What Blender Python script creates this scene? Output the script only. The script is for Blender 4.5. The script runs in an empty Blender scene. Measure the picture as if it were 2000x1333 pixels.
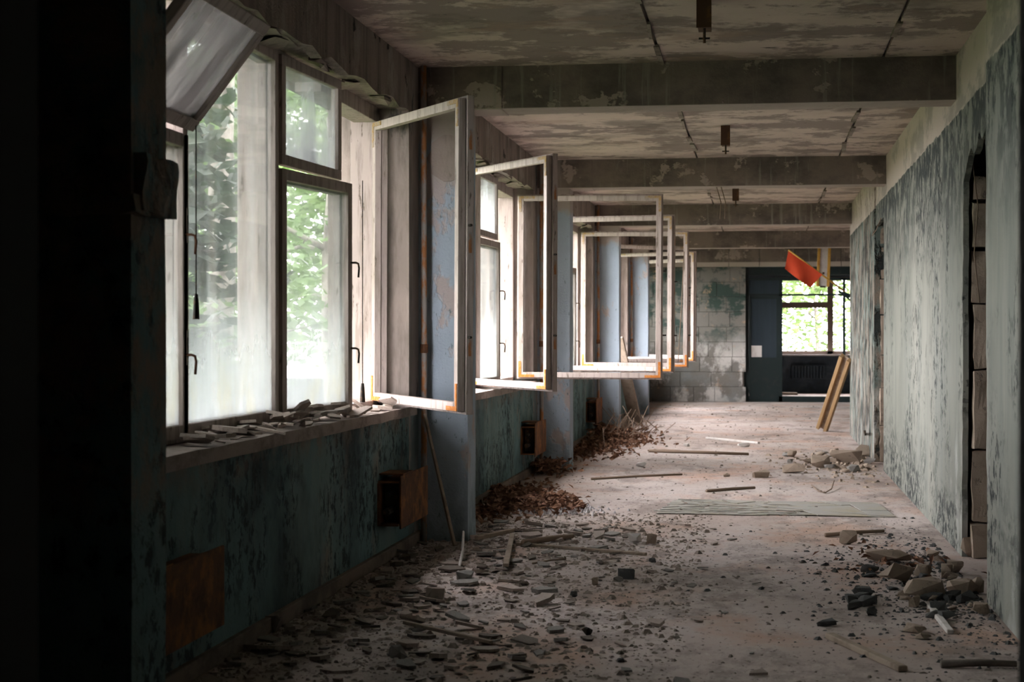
import bpy, bmesh, math, random
from mathutils import Vector, Matrix, noise as mnoise

sc = bpy.context.scene
C = sc.collection
PI = math.pi

# ------------------------------------------------------------------ camera
FPX, CXP, CYP, EYE = 3350.0, 1000.0, 666.5, 1.40
PSI = math.atan(485.0 / FPX)
PIT = math.atan(11.5 * math.cos(PSI) / FPX)
cam = bpy.data.cameras.new('camera')
cam.sensor_width = 36.0
cam.lens = FPX / 2000.0 * 36.0
cam.clip_end = 400
cam.dof.use_dof = True
cam.dof.focus_distance = 11.5
cam.dof.aperture_fstop = 5.0
camo = bpy.data.objects.new('camera', cam)
camo.location = (0, 0, EYE)
camo.rotation_euler = (PI / 2 - PIT, 0, PSI)
C.objects.link(camo)
sc.camera = camo

# ------------------------------------------------------------------ sky, exposure
SKY = 15.0
world = bpy.data.worlds.new('overcast_sky')
sc.world = world
world.use_nodes = True
bg = world.node_tree.nodes['Background']
bg.inputs['Color'].default_value = (1.0, 0.955, 0.965, 1)
bg.inputs['Strength'].default_value = SKY
sc.view_settings.view_transform = 'Standard'
sc.view_settings.look = 'None'
sc.view_settings.exposure = 1.08
sc.view_settings.gamma = 1.0
sc.view_settings.use_curve_mapping = False
sc.cycles.max_bounces = 7
sc.cycles.diffuse_bounces = 4
sc.cycles.caustics_reflective = False
sc.cycles.caustics_refractive = False
sc.cycles.transparent_max_bounces = 16
sc.cycles.adaptive_threshold = 0.04
sc.cycles.use_light_tree = False

# layout constants (metres): corridor runs along +Y, windows on the -X side
PITCH = 6.28
P0 = 5.17            # front of the first pillar
PT = 0.32            # pillar / beam thickness along Y
XP = -1.96           # pillar face
XL = -2.30           # left wall face
XW = -2.46           # room face of the closed sashes
XR = 1.25            # right wall face
ZC = 3.22            # ceiling
ZB = 2.93            # beam underside
YB = 36.25           # end wall
YE = 42.0            # window wall of the end room
XO = 3.2             # outer right wall
SB, ST = 0.955, 2.865   # sash bottom / top

def portal(loc, rot, sx, sy):
    l = bpy.data.lights.new('window_sky_portal', 'AREA')
    l.shape = 'RECTANGLE'; l.size = sx; l.size_y = sy
    l.cycles.is_portal = True
    o = bpy.data.objects.new('window_sky_portal', l)
    o.location = loc; o.rotation_euler = rot
    C.objects.link(o)
for k in range(5):
    portal((-2.72, 8.63 + PITCH * k, 1.91), (0, -PI / 2, 0), 1.95, 5.0)
portal((1.7, YE + 0.2, 1.86), (-PI / 2, 0, 0), 2.6, 1.9)

# ------------------------------------------------------------------ projection of photo points onto the place
_fw = Vector((-math.sin(PSI) * math.cos(PIT), math.cos(PSI) * math.cos(PIT), -math.sin(PIT)))
_rt = Vector((math.cos(PSI), math.sin(PSI), 0))
_up = _rt.cross(_fw)
def _ray(px, py): return _fw + _rt * ((px - CXP) / FPX) - _up * ((py - CYP) / FPX)
def fl(px, py, z=0.0):
    r = _ray(px, py); t = (z - EYE) / r.z
    return Vector((r.x * t, r.y * t, z))
def onY(px, py, Y):
    r = _ray(px, py); t = Y / r.y
    return Vector((r.x * t, Y, EYE + r.z * t))
def px_of(x, y):
    p = Vector((x, y, 0)); d = p.dot(_fw)
    return CXP + FPX * p.dot(_rt) / d

# ------------------------------------------------------------------ materials
def new_mat(name):
    m = bpy.data.materials.new(name); m.use_nodes = True
    nt = m.node_tree; nt.nodes.clear()
    return m, nt
def N(nt, t, **kw):
    n = nt.nodes.new(t)
    for k, v in kw.items(): setattr(n, k, v)
    return n
def L(nt, a, b): nt.links.new(a, b)
def math_(nt, op, a, b=None, clamp=False):
    n = N(nt, 'ShaderNodeMath', operation=op); n.use_clamp = clamp
    for i, v in enumerate((a, b)):
        if v is None: continue
        if isinstance(v, (int, float)): n.inputs[i].default_value = v
        else: L(nt, v, n.inputs[i])
    return n.outputs[0]
def maprange(nt, v, a, b, c=0.0, d=1.0):
    n = N(nt, 'ShaderNodeMapRange'); n.clamp = True
    L(nt, v, n.inputs[0])
    for i, x in enumerate((a, b, c, d)): n.inputs[i + 1].default_value = x
    return n.outputs[0]
_off = [0.0]
def nz(nt, co, scale, detail=5, rough=0.62, dist=0.0):
    mp = N(nt, 'ShaderNodeMapping'); L(nt, co, mp.inputs[0])
    mp.inputs['Scale'].default_value = scale if isinstance(scale, tuple) else (scale,) * 3
    _off[0] += 3.71
    mp.inputs['Location'].default_value = (_off[0] % 17, (_off[0] * 1.7) % 13, (_off[0] * 2.3) % 11)
    n = N(nt, 'ShaderNodeTexNoise'); n.inputs['Scale'].default_value = 1.0
    n.inputs['Detail'].default_value = detail; n.inputs['Roughness'].default_value = rough
    n.inputs['Distortion'].default_value = dist
    L(nt, mp.outputs[0], n.inputs['Vector'])
    return n.outputs[0]
def mixc(nt, fac, a, b):
    n = N(nt, 'ShaderNodeMix'); n.data_type = 'RGBA'
    if isinstance(fac, (int, float)): n.inputs[0].default_value = fac
    else: L(nt, fac, n.inputs[0])
    for i, v in ((6, a), (7, b)):
        if isinstance(v, tuple): n.inputs[i].default_value = (*v, 1)
        else: L(nt, v, n.inputs[i])
    return n.outputs[2]

def layered(name, base, layers, rough=0.9, bump=0.4, bscale=0.02, fine=60.0, var=0.25, spec=0.25):
    """base colour + patches; layer = dict(col, scale, thr, soft, amt, z=(z0,z1,jit), detail, h, dist)"""
    m, nt = new_mat(name)
    out = N(nt, 'ShaderNodeOutputMaterial'); bs = N(nt, 'ShaderNodeBsdfPrincipled')
    L(nt, bs.outputs[0], out.inputs[0])
    tc = N(nt, 'ShaderNodeTexCoord'); co = tc.outputs['Object']
    sep = N(nt, 'ShaderNodeSeparateXYZ'); L(nt, co, sep.inputs[0])
    col = mixc(nt, nz(nt, co, 1.3, 5), tuple(c * (1 - var) for c in base), tuple(min(1, c * (1 + var)) for c in base))
    hgt = math_(nt, 'MULTIPLY', nz(nt, co, fine, 2), 0.25)
    hused = False
    for l in layers:
        if 'scale' in l:
            f = nz(nt, co, l['scale'], min(6, l.get('detail', 5)), l.get('rough', 0.68), l.get('dist', 0.0))
            s = l.get('soft', 0.03)
            f = maprange(nt, f, l['thr'] - s, l['thr'] + s)
            if 'gate' in l:
                gs_, gt = l['gate']
                f = math_(nt, 'MULTIPLY', f, maprange(nt, nz(nt, co, gs_, 3), gt - .05, gt + .05))
        else:
            f = None
        if 'z' in l:
            z0, z1, jit = l['z']
            zz = math_(nt, 'ADD', sep.outputs[2], math_(nt, 'MULTIPLY', math_(nt, 'SUBTRACT', nz(nt, co, l.get('zs', (3, 3, 3)), 4), 0.5), jit))
            g = maprange(nt, zz, z0, z1)
            f = g if f is None else math_(nt, 'MULTIPLY', f, g)
        fa = math_(nt, 'MULTIPLY', f, l.get('amt', 1.0))
        col = mixc(nt, fa, col, l['col'])
        if l.get('h') and 'z' not in l and not hused:
            hused = True
            hgt = math_(nt, 'ADD', hgt, math_(nt, 'MULTIPLY', f, l['h']))
    L(nt, col, bs.inputs['Base Color'])
    bs.inputs['Roughness'].default_value = rough
    bs.inputs['Specular IOR Level'].default_value = spec
    if bump < 0.45: return m
    b = N(nt, 'ShaderNodeBump'); b.inputs['Strength'].default_value = bump; b.inputs['Distance'].default_value = bscale
    L(nt, hgt, b.inputs['Height']); L(nt, b.outputs[0], bs.inputs['Normal'])
    return m

M = {}
STREAK = (9, 9, 0.9)
M['teal'] = layered('teal_flaking_wall_paint', (0.125, 0.215, 0.222), [
    dict(col=(0.20, 0.255, 0.235), scale=(1.8, 1.8, 0.35), thr=0.52, soft=0.10, amt=0.75),
    dict(col=(0.26, 0.20, 0.155), scale=(1.6, 1.6, 1.2), thr=0.62, soft=0.05, amt=0.6),
    dict(col=(0.014, 0.026, 0.029), scale=(17, 17, 13), thr=0.545, soft=0.04, amt=0.9, h=-0.8, gate=((1.8, 1.8, 1.0), 0.50)),
    dict(col=(0.015, 0.026, 0.03), scale=(0.9, 0.9, 0.9), thr=0.56, soft=0.10, amt=0.75),
    dict(col=(0.24, 0.19, 0.15), scale=(5, 5, 5), thr=0.50, soft=0.08, z=(0.74, 0.92, 0.3))], bump=0.6)
M['reveal'] = layered('pinkish_reveal_plaster', (0.36, 0.30, 0.27), [
    dict(col=(0.20, 0.17, 0.155), scale=(5, 5, 1.0), thr=0.54, soft=0.07, amt=0.8),
    dict(col=(0.05, 0.06, 0.06), scale=(3, 3, 1.4), thr=0.62, soft=0.03, amt=0.8),
    dict(col=(0.12, 0.165, 0.17), scale=(3, 3, 2), thr=0.46, soft=0.05, amt=0.9, z=(0.99, 0.93, 0.02))], bump=0.5)
M['silldust'] = layered('dusty_sill_plaster', (0.34, 0.28, 0.25), [dict(col=(0.17, 0.14, 0.125), scale=(6, 3, 6), thr=0.53, soft=0.07, amt=0.8)], bump=0.6)
M['rightwall'] = layered('grey_green_right_wall_paint', (0.20, 0.21, 0.185), [
    dict(col=(0.285, 0.285, 0.25), scale=(1.0, 1.0, 0.3), thr=0.52, soft=0.12, amt=0.8),
    dict(col=(0.15, 0.17, 0.16), scale=(3, 3, 0.4), thr=0.56, soft=0.08, amt=0.5),
    dict(col=(0.012, 0.018, 0.02), scale=(12, 12, 11), thr=0.555, soft=0.03, amt=0.93, h=-0.8, gate=((0.8, 0.8, 0.7), 0.545)),
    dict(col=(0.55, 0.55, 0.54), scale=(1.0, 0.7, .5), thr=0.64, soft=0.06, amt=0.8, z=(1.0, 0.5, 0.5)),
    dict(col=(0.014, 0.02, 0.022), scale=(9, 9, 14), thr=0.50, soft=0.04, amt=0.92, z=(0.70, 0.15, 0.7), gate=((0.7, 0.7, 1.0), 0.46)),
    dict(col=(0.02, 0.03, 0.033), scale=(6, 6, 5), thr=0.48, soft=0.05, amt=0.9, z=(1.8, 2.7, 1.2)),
    dict(col=(0.52, 0.445, 0.395), z=(2.825, 2.835, 0.08), zs=(4, 4, 9)),
    dict(col=(0.30, 0.27, 0.24), scale=(1, 1, 2), thr=0.53, soft=0.04, amt=0.75, z=(2.83, 2.84, 0.06))], bump=0.5)
M['rightrough'] = layered('stripped_right_wall', (0.20, 0.175, 0.145), [
    dict(col=(0.15, 0.20, 0.185), scale=(4, 4, 1.6), thr=0.52, soft=0.05, amt=0.9),
    dict(col=(0.02, 0.026, 0.026), scale=(6, 6, 3), thr=0.545, soft=0.04, amt=0.95, h=-1.2),
    dict(col=(0.50, 0.50, 0.48), scale=(6, 6, 1.8), thr=0.55, soft=0.05, amt=0.8, z=(1.1, 0.3, 0.9)),
    dict(col=(0.52, 0.445, 0.395), z=(2.79, 2.80, 0.05), zs=(5, 5, 9))], bump=1.0, bscale=0.05)
M['pillar'] = layered('blue_grey_pillar_paint', (0.37, 0.44, 0.52), [
    dict(col=(0.46, 0.38, 0.35), scale=(2.6, 2.6, 1.6), thr=0.60, soft=0.025, amt=0.8, h=-0.6),
    dict(col=(0.13, 0.18, 0.19), scale=(30, 30, 14), thr=0.66, soft=0.03, amt=0.9, h=-0.6),
    dict(col=(0.13, 0.18, 0.18), scale=(5, 5, 3), thr=0.50, soft=0.10, amt=0.75, z=(0.55, 0.05, 0.6)),
    dict(col=(0.40, 0.34, 0.30), z=(2.66, 2.74, 0.5), amt=0.95, h=-0.5)], bump=0.5)
M['beam'] = layered('stained_beam_plaster', (0.20, 0.158, 0.138), [
    dict(col=(0.088, 0.074, 0.068), scale=(1.6, 1.6, 2.2), thr=0.52, soft=0.09, amt=0.85),
    dict(col=(0.37, 0.30, 0.265), scale=(2.6, 2.6, 3.2), thr=0.595, soft=0.015, amt=0.85, h=0.5),
    dict(col=(0.27, 0.245, 0.22), scale=(16, 16, 0.9), thr=0.61, soft=0.04, amt=0.6),
    dict(col=(0.46, 0.39, 0.345), z=(ZB + 0.006, ZB - 0.001, 0.004))], bump=0.5)
M['lintel'] = layered('raw_lintel_concrete', (0.265, 0.215, 0.188), [
    dict(col=(0.14, 0.112, 0.097), scale=(7, 7, 0.7), thr=0.53, soft=0.07, amt=0.85),
    dict(col=(0.36, 0.32, 0.28), scale=(3, 3, 2), thr=0.59, soft=0.05, amt=0.7),
    dict(col=(0.03, 0.026, 0.022), scale=(3.4, 3.4, 3.4), thr=0.645, soft=0.012, amt=0.9, h=-1.0)], bump=0.8, bscale=0.03)
M['ceiling'] = layered('flaking_cream_ceiling', (0.56, 0.455, 0.405), [
    dict(col=(0.25, 0.197, 0.178), scale=(1.5, 1.7, 1), thr=0.52, soft=0.025, amt=0.9, h=-0.4, detail=6, rough=.72),
    dict(col=(0.165, 0.135, 0.122), scale=(0.8, 0.9, 1), thr=0.56, soft=0.05, amt=0.7),
    dict(col=(0.36, 0.25, 0.20), scale=(1.0, 2.0, 1), thr=0.60, soft=0.05, amt=0.55),
    dict(col=(0.04, 0.034, 0.03), scale=(5, 10, 3), thr=0.69, soft=0.02, amt=0.85)], bump=0.5)
M['floor'] = layered('dusty_concrete_floor', (0.385, 0.315, 0.285), [
    dict(col=(0.50, 0.45, 0.435), scale=(0.7, 0.5, 1), thr=0.53, soft=0.12, amt=0.75),
    dict(col=(0.42, 0.235, 0.15), scale=(1.3, 0.9, 1), thr=0.575, soft=0.07, amt=0.55),
    dict(col=(0.20, 0.165, 0.15), scale=(2.4, 1.2, 1), thr=0.55, soft=0.05, amt=0.7, detail=6, rough=.75),
    dict(col=(0.07, 0.058, 0.052), scale=(30, 16, 10), thr=0.625, soft=0.03, amt=0.8, h=0.5),
    dict(col=(0.56, 0.52, 0.50), scale=(20, 14, 10), thr=0.67, soft=0.03, amt=0.5)], bump=0.6, bscale=0.015, fine=90)
M['endblock'] = layered('end_wall_block', (0.19, 0.175, 0.158), [
    dict(col=(0.03, 0.058, 0.05), scale=(1.6, 1.6, 2.0), thr=0.50, soft=0.04, amt=0.9, z=(1.05, 1.6, 0.5)),
    dict(col=(0.62, 0.59, 0.57), scale=(2.2, 2.2, 1.6), thr=0.53, soft=0.05, amt=0.85, z=(1.5, 0.9, 0.6)),
    dict(col=(0.43, 0.30, 0.20), scale=(2.2, 2.2, 2.2), thr=0.62, soft=0.03, amt=0.7),
    dict(col=(0.25, 0.28, 0.29), scale=(1.2, 1.2, 1.2), thr=0.55, soft=0.08, amt=0.6, z=(0.9, 0.5, 0.3))], bump=0.6)
M['mortar'] = layered('grey_mortar', (0.22, 0.21, 0.19), [], bump=0.5)
M['lime'] = layered('cream_limestone', (0.37, 0.295, 0.235), [
    dict(col=(0.25, 0.195, 0.155), scale=(6, 6, 6), thr=0.56, soft=0.08, amt=0.8),
    dict(col=(0.17, 0.15, 0.14), scale=(14, 14, 14), thr=0.64, soft=0.05, amt=0.7, h=-0.5)], bump=0.6)
M['darkstone'] = layered('dark_grey_rubble', (0.085, 0.088, 0.09), [
    dict(col=(0.20, 0.19, 0.18), scale=(9, 9, 9), thr=0.60, soft=0.06, amt=0.6)], bump=0.6)
M['chip_a'] = layered('pinkish_plaster_chip', (0.36, 0.30, 0.265), [dict(col=(0.22, 0.19, 0.17), scale=12.0, thr=0.55, soft=0.1, amt=0.7)])
M['chip_d'] = layered('cream_plaster_chip', (0.46, 0.38, 0.33), [dict(col=(0.28, 0.23, 0.20), scale=12.0, thr=0.57, soft=0.1, amt=0.7)])
M['chip_b'] = layered('grey_plaster_chip', (0.25, 0.235, 0.22), [dict(col=(0.12, 0.115, 0.11), scale=14.0, thr=0.56, soft=0.1, amt=0.7)])
M['chip_c'] = layered('brown_plaster_chip', (0.16, 0.135, 0.115), [dict(col=(0.09, 0.08, 0.07), scale=14.0, thr=0.55, soft=0.1, amt=0.7)])
M['whitewood'] = layered('weathered_white_window_wood', (0.45, 0.38, 0.35), [
    dict(col=(0.27, 0.225, 0.19), scale=(22, 22, 2.0), thr=0.55, soft=0.06, amt=0.7),
    dict(col=(0.11, 0.085, 0.065), scale=(34, 34, 6), thr=0.645, soft=0.025, amt=0.85, h=-0.6)], bump=0.35, bscale=0.006, rough=0.7)
M['wood'] = layered('bare_grey_brown_wood', (0.33, 0.265, 0.21), [
    dict(col=(0.20, 0.155, 0.12), scale=(8, 8, 8), thr=0.54, soft=0.08, amt=0.8)], bump=0.4)
M['yellowwood'] = layered('yellow_varnished_wood', (0.58, 0.33, 0.07), [
    dict(col=(0.40, 0.20, 0.05), scale=(10, 10, 2), thr=0.56, soft=0.08, amt=0.7)], bump=0.2, rough=0.6)
M['oldboard'] = layered('dirty_baseboard_wood', (0.19, 0.145, 0.115), [dict(col=(0.08, 0.065, 0.055), scale=(5, 3, 5), thr=0.52, soft=0.08, amt=0.8)])
M['tanwood'] = layered('tan_planed_wood', (0.40, 0.265, 0.135), [dict(col=(0.25, 0.15, 0.08), scale=(14, 2, 14), thr=0.55, soft=0.08, amt=0.7)], bump=0.2, rough=0.7)
M['palepaint'] = layered('pale_enamel', (0.58, 0.55, 0.53), [dict(col=(0.40, 0.36, 0.33), scale=(8, 8, 3), thr=0.58, soft=0.08, amt=0.6)], rough=0.6)
M['rust'] = layered('orange_rust', (0.15, 0.066, 0.032), [
    dict(col=(0.31, 0.125, 0.035), scale=9.0, thr=0.55, soft=0.06, amt=0.8),
    dict(col=(0.06, 0.03, 0.02), scale=6.0, thr=0.56, soft=0.07, amt=0.8)], bump=0.5)
M['darkrust'] = layered('dark_brown_rust', (0.085, 0.045, 0.028), [dict(col=(0.17, 0.085, 0.035), scale=14.0, thr=0.58, soft=0.06, amt=0.7)])
M['brightrust'] = layered('bright_bracket_rust', (0.50, 0.17, 0.035), [
    dict(col=(0.56, 0.30, 0.12), scale=30.0, thr=0.55, soft=0.05, amt=0.7)], bump=0.3)
M['ochre'] = layered('ochre_bracket_rust', (0.42, 0.27, 0.12), [dict(col=(0.40, 0.34, 0.28), scale=30.0, thr=0.5, soft=0.05, amt=0.8)], bump=0.3)
M['pipe'] = layered('painted_pipe_rusting', (0.34, 0.31, 0.29), [
    dict(col=(0.40, 0.16, 0.05), scale=(12, 12, 5), thr=0.50, soft=0.05, amt=0.9)], bump=0.3)
M['blackiron'] = layered('dark_iron', (0.03, 0.025, 0.02), [dict(col=(0.18, 0.09, 0.04), scale=20.0, thr=0.58, soft=0.06, amt=0.7)], rough=0.6)
M['darkgreen'] = layered('dark_green_metal_paint', (0.010, 0.019, 0.020), [dict(col=(0.025, 0.028, 0.028), scale=8.0, thr=0.6, soft=0.05, amt=0.5)], rough=0.5)
M['endroom'] = layered('dark_blue_end_room_paint', (0.055, 0.075, 0.095), [
    dict(col=(0.11, 0.135, 0.155), scale=(2, 2, 3), thr=0.55, soft=0.07, amt=0.7),
    dict(col=(0.05, 0.06, 0.07), scale=(3, 3, 3), thr=0.56, soft=0.05, amt=0.7)])
M['brownwood'] = layered('brown_window_wood', (0.20, 0.15, 0.125), [], rough=0.7)
M['flag'] = layered('red_orange_flag_cloth', (0.62, 0.065, 0.025), [dict(col=(0.70, 0.12, 0.05), scale=6.0, thr=0.55, soft=0.2, amt=0.5)], var=0.08, bump=0.1, rough=0.8)
M['deadleaf'] = layered('dead_brown_leaves', (0.17, 0.088, 0.056), [
    dict(col=(0.38, 0.21, 0.135), scale=18.0, thr=0.53, soft=0.08),
    dict(col=(0.07, 0.035, 0.025), scale=14.0, thr=0.57, soft=0.08, amt=0.9)], bump=0.1)
M['fluff'] = layered('grey_seed_fluff', (0.55, 0.53, 0.55), [], bump=0.1)
M['twig'] = layered('dry_twig', (0.22, 0.16, 0.12), [], bump=0.3)
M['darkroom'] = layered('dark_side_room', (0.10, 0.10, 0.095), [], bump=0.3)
M['bark'] = layered('pale_tree_bark', (0.16, 0.14, 0.125), [
    dict(col=(0.05, 0.04, 0.034), scale=(7, 7, 2), thr=0.56, soft=0.05, amt=0.85, h=-0.6)], bump=0.8)
M['leaf_dark'] = layered('dark_green_leaf', (0.016, 0.030, 0.012), [], bump=0.05, rough=0.55)
M['leaf_light'] = layered('light_green_leaf', (0.055, 0.098, 0.024), [], bump=0.05, rough=0.55)
M['leaf_pale'] = layered('skylit_green_leaf', (0.10, 0.15, 0.05), [], bump=0.05, rough=0.55)  # leaf green lightened: overexposure from the bright sky put into the colour
M['earth'] = layered('garden_earth', (0.03, 0.04, 0.018), [dict(col=(0.04, 0.075, 0.02), scale=1.5, thr=0.5, soft=0.1)])
for k in ('leaf_dark', 'leaf_light', 'leaf_pale'):      # thin leaves let some light through
    nt = M[k].node_tree
    bs = next(n for n in nt.nodes if n.type == 'BSDF_PRINCIPLED'); out = next(n for n in nt.nodes if n.type == 'OUTPUT_MATERIAL')
    tr = N(nt, 'ShaderNodeBsdfTranslucent'); mx = N(nt, 'ShaderNodeMixShader'); mx.inputs[0].default_value = 0.35
    c = bs.inputs['Base Color'].links[0].from_socket
    L(nt, c, tr.inputs[0]); L(nt, bs.outputs[0], mx.inputs[1]); L(nt, tr.outputs[0], mx.inputs[2]); L(nt, mx.outputs[0], out.inputs[0])

def glass_mat(name, dirt, low, tint=(0.93, 0.96, 0.95), film=(0.80, 0.83, 0.84)):
    """window glass with a film of lime and dust: thicker low down, in vertical runs"""
    m, nt = new_mat(name)
    out = N(nt, 'ShaderNodeOutputMaterial')
    co = N(nt, 'ShaderNodeTexCoord').outputs['Object']
    sep = N(nt, 'ShaderNodeSeparateXYZ'); L(nt, co, sep.inputs[0])
    st = maprange(nt, nz(nt, co, (13, 13, 0.5), 5), 0.42, 0.72)
    st2 = maprange(nt, nz(nt, co, (2.2, 2.2, 0.8), 5), 0.40, 0.70)
    lowm = maprange(nt, math_(nt, 'ADD', sep.outputs[2], math_(nt, 'MULTIPLY', nz(nt, co, (5, 5, 0.6), 3, .5), -0.7)), low + .12, -0.42)
    lowm = math_(nt, 'POWER', lowm, 1.25)
    d = math_(nt, 'ADD', math_(nt, 'MULTIPLY', st, 0.30 * dirt), math_(nt, 'MULTIPLY', st2, 0.28 * dirt))
    d = math_(nt, 'ADD', d, math_(nt, 'MULTIPLY', lowm, 0.85))
    d = math_(nt, 'ADD', d, 0.03 * dirt, True)
    tr = N(nt, 'ShaderNodeBsdfTransparent'); tr.inputs[0].default_value = (*tint, 1)
    gl = N(nt, 'ShaderNodeBsdfGlossy'); gl.inputs['Roughness'].default_value = 0.04
    fr = N(nt, 'ShaderNodeFresnel'); fr.inputs[0].default_value = 1.45
    a = N(nt, 'ShaderNodeMixShader'); L(nt, math_(nt, 'MULTIPLY', fr.outputs[0], 0.6), a.inputs[0]); L(nt, tr.outputs[0], a.inputs[1]); L(nt, gl.outputs[0], a.inputs[2])
    df = N(nt, 'ShaderNodeBsdfDiffuse'); tl = N(nt, 'ShaderNodeBsdfTranslucent')
    yel = maprange(nt, nz(nt, co, (3, 3, 2), 4), 0.55, 0.75)
    fc = mixc(nt, math_(nt, 'MULTIPLY', yel, maprange(nt, sep.outputs[2], 0.5, 0.05)), film, tuple(c * k for c, k in zip(film, (1.0, .92, .72))))
    L(nt, fc, df.inputs[0]); L(nt, fc, tl.inputs[0])
    b = N(nt, 'ShaderNodeMixShader'); b.inputs[0].default_value = 0.5; L(nt, df.outputs[0], b.inputs[1]); L(nt, tl.outputs[0], b.inputs[2])
    e = N(nt, 'ShaderNodeMixShader'); L(nt, d, e.inputs[0]); L(nt, a.outputs[0], e.inputs[1]); L(nt, b.outputs[0], e.inputs[2])
    L(nt, e.outputs[0], out.inputs[0])
    return m
M['glass'] = glass_mat('streaked_window_glass', 0.30, 0.24, film=(0.56, 0.59, 0.60))
M['ventglass'] = glass_mat('dusty_vent_glass', 0.5, 0.10, film=(0.52, 0.54, 0.55))
M['grimeglass'] = glass_mat('grimy_vent_glass', 1.6, 0.25, film=(0.36, 0.345, 0.34))
M['shard'] = glass_mat('dusty_glass_shard', 1.0, -5.0, film=(0.55, 0.54, 0.51))
M['darkglass'] = glass_mat('dull_door_glass', 0.5, -5.0, tint=(0.22, 0.32, 0.40), film=(0.07, 0.09, 0.11))

# ------------------------------------------------------------------ mesh helpers
class MB:
    def __init__(s): s.v = []; s.f = []
    def add(s, vs, fs):
        o = len(s.v); s.v += [Vector(v) for v in vs]; s.f += [tuple(i + o for i in f) for f in fs]; return s
    def box(s, x0, x1, y0, y1, z0, z1, mat=None):
        vs = [Vector((x, y, z)) for z in (z0, z1) for (x, y) in ((x0, y0), (x1, y0), (x1, y1), (x0, y1))]
        if mat is not None: vs = [mat @ v for v in vs]
        return s.add(vs, [(3, 2, 1, 0), (4, 5, 6, 7), (0, 1, 5, 4), (1, 2, 6, 5), (2, 3, 7, 6), (3, 0, 4, 7)])
    def bar(s, a, b, w, h, roll=0.0, taper=1.0):
        a, b = Vector(a), Vector(b); d = (b - a).normalized()
        u = d.cross(Vector((0, 0, 1)))
        u = Vector((1, 0, 0)) if u.length < 1e-4 else u.normalized()
        v = u.cross(d)
        if roll: u, v = u * math.cos(roll) + v * math.sin(roll), v * math.cos(roll) - u * math.sin(roll)
        vs = []
        for p, t in ((a, 1.0), (b, taper)):
            vs += [p + u * (sx * w / 2 * t) + v * (sy * h / 2 * t) for sx, sy in ((-1, -1), (1, -1), (1, 1), (-1, 1))]
        return s.add(vs, [(3, 2, 1, 0), (4, 5, 6, 7), (0, 1, 5, 4), (1, 2, 6, 5), (2, 3, 7, 6), (3, 0, 4, 7)])
    def tube(s, pts, rads, n=8):
        pts = [Vector(p) for p in pts]; o = len(s.v); k = len(pts)
        if not isinstance(rads, (list, tuple)): rads = [rads] * k
        prev = None
        for i, p in enumerate(pts):
            d = (pts[min(i + 1, k - 1)] - pts[max(i - 1, 0)]).normalized()
            u = prev - d * prev.dot(d) if prev is not None else d.orthogonal()
            u.normalize(); prev = u; v = d.cross(u)
            for j in range(n):
                a = 2 * PI * j / n
                s.v.append(p + (u * math.cos(a) + v * math.sin(a)) * rads[i])
        for i in range(k - 1):
            for j in range(n):
                s.f.append((o + i * n + j, o + i * n + (j + 1) % n, o + (i + 1) * n + (j + 1) % n, o + (i + 1) * n + j))
        s.f.append(tuple(o + j for j in reversed(range(n)))); s.f.append(tuple(o + (k - 1) * n + j for j in range(n)))
        return s
    def prism(s, poly, axis, a0, a1):
        """poly of 2-D points extruded along axis ('x': poly=(y,z), 'z': poly=(x,y), 'y': poly=(x,z))"""
        def P(p, a): return {'x': (a, p[0], p[1]), 'z': (p[0], p[1], a), 'y': (p[0], a, p[1])}[axis]
        n = len(poly)
        return s.add([P(p, a0) for p in poly] + [P(p, a1) for p in poly],
                     [tuple(reversed(range(n))), tuple(range(n, 2 * n))] + [(i, (i + 1) % n, n + (i + 1) % n, n + i) for i in range(n)])
    def mesh(s, name, smooth=False, bevel=0.0):
        me = bpy.data.meshes.new(name); me.from_pydata([tuple(v) for v in s.v], [], s.f)
        bm = bmesh.new(); bm.from_mesh(me)
        bmesh.ops.recalc_face_normals(bm, faces=bm.faces)
        if bevel: bmesh.ops.bevel(bm, geom=list(bm.edges), offset=bevel, segments=1, affect='EDGES')
        bm.to_mesh(me); bm.free()
        if smooth:
            for p in me.polygons: p.use_smooth = True
        me.update()
        return me
def link(name, me, mat=None, parent=None):
    o = bpy.data.objects.new(name, me)
    if mat is not None and me is not None and not me.materials: me.materials.append(M[mat])
    C.objects.link(o)
    if parent is not None: o.parent = parent
    return o
def build(name, mb, mat, parent=None, smooth=False, bevel=0.0):
    return link(name, mb.mesh(name, smooth, bevel), mat, parent)
def tag(o, label, cat=None, group=None, kind=None):
    o['label'] = label
    if cat: o['category'] = cat
    if group: o['group'] = group
    if kind: o['kind'] = kind
    return o
def empty(name, loc=(0, 0, 0), rot=(0, 0, 0)):
    o = bpy.data.objects.new(name, None); o.location = loc; o.rotation_euler = rot; C.objects.link(o); return o
def struct(o, label, cat): return tag(o, label, cat, None, 'structure')

rng = random.Random(7)
def jit_line(p, q, n, amp, r):
    """points from p towards q (q left out) wandering by amp"""
    p, q = Vector(p), Vector(q); d = q - p; nn = Vector((-d.y, d.x)).normalized()
    return [tuple(p + d * (i / n) + (nn * r.uniform(-amp, amp) if i else Vector((0, 0)))) for i in range(n)]
def rough_box(x0, x1, y0, y1, z0, z1, cuts, amp, seed, freq=6.0):
    me = MB().box(x0, x1, y0, y1, z0, z1).mesh('rough')
    bm = bmesh.new(); bm.from_mesh(me)
    bmesh.ops.subdivide_edges(bm, edges=bm.edges, cuts=cuts, use_grid_fill=True)
    for v in bm.verts:
        nv = mnoise.noise_vector(v.co * freq + Vector((seed * 3.3, seed * 1.7, 0)))
        v.co += nv * amp
    bm.to_mesh(me); bm.free()
    return me

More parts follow.
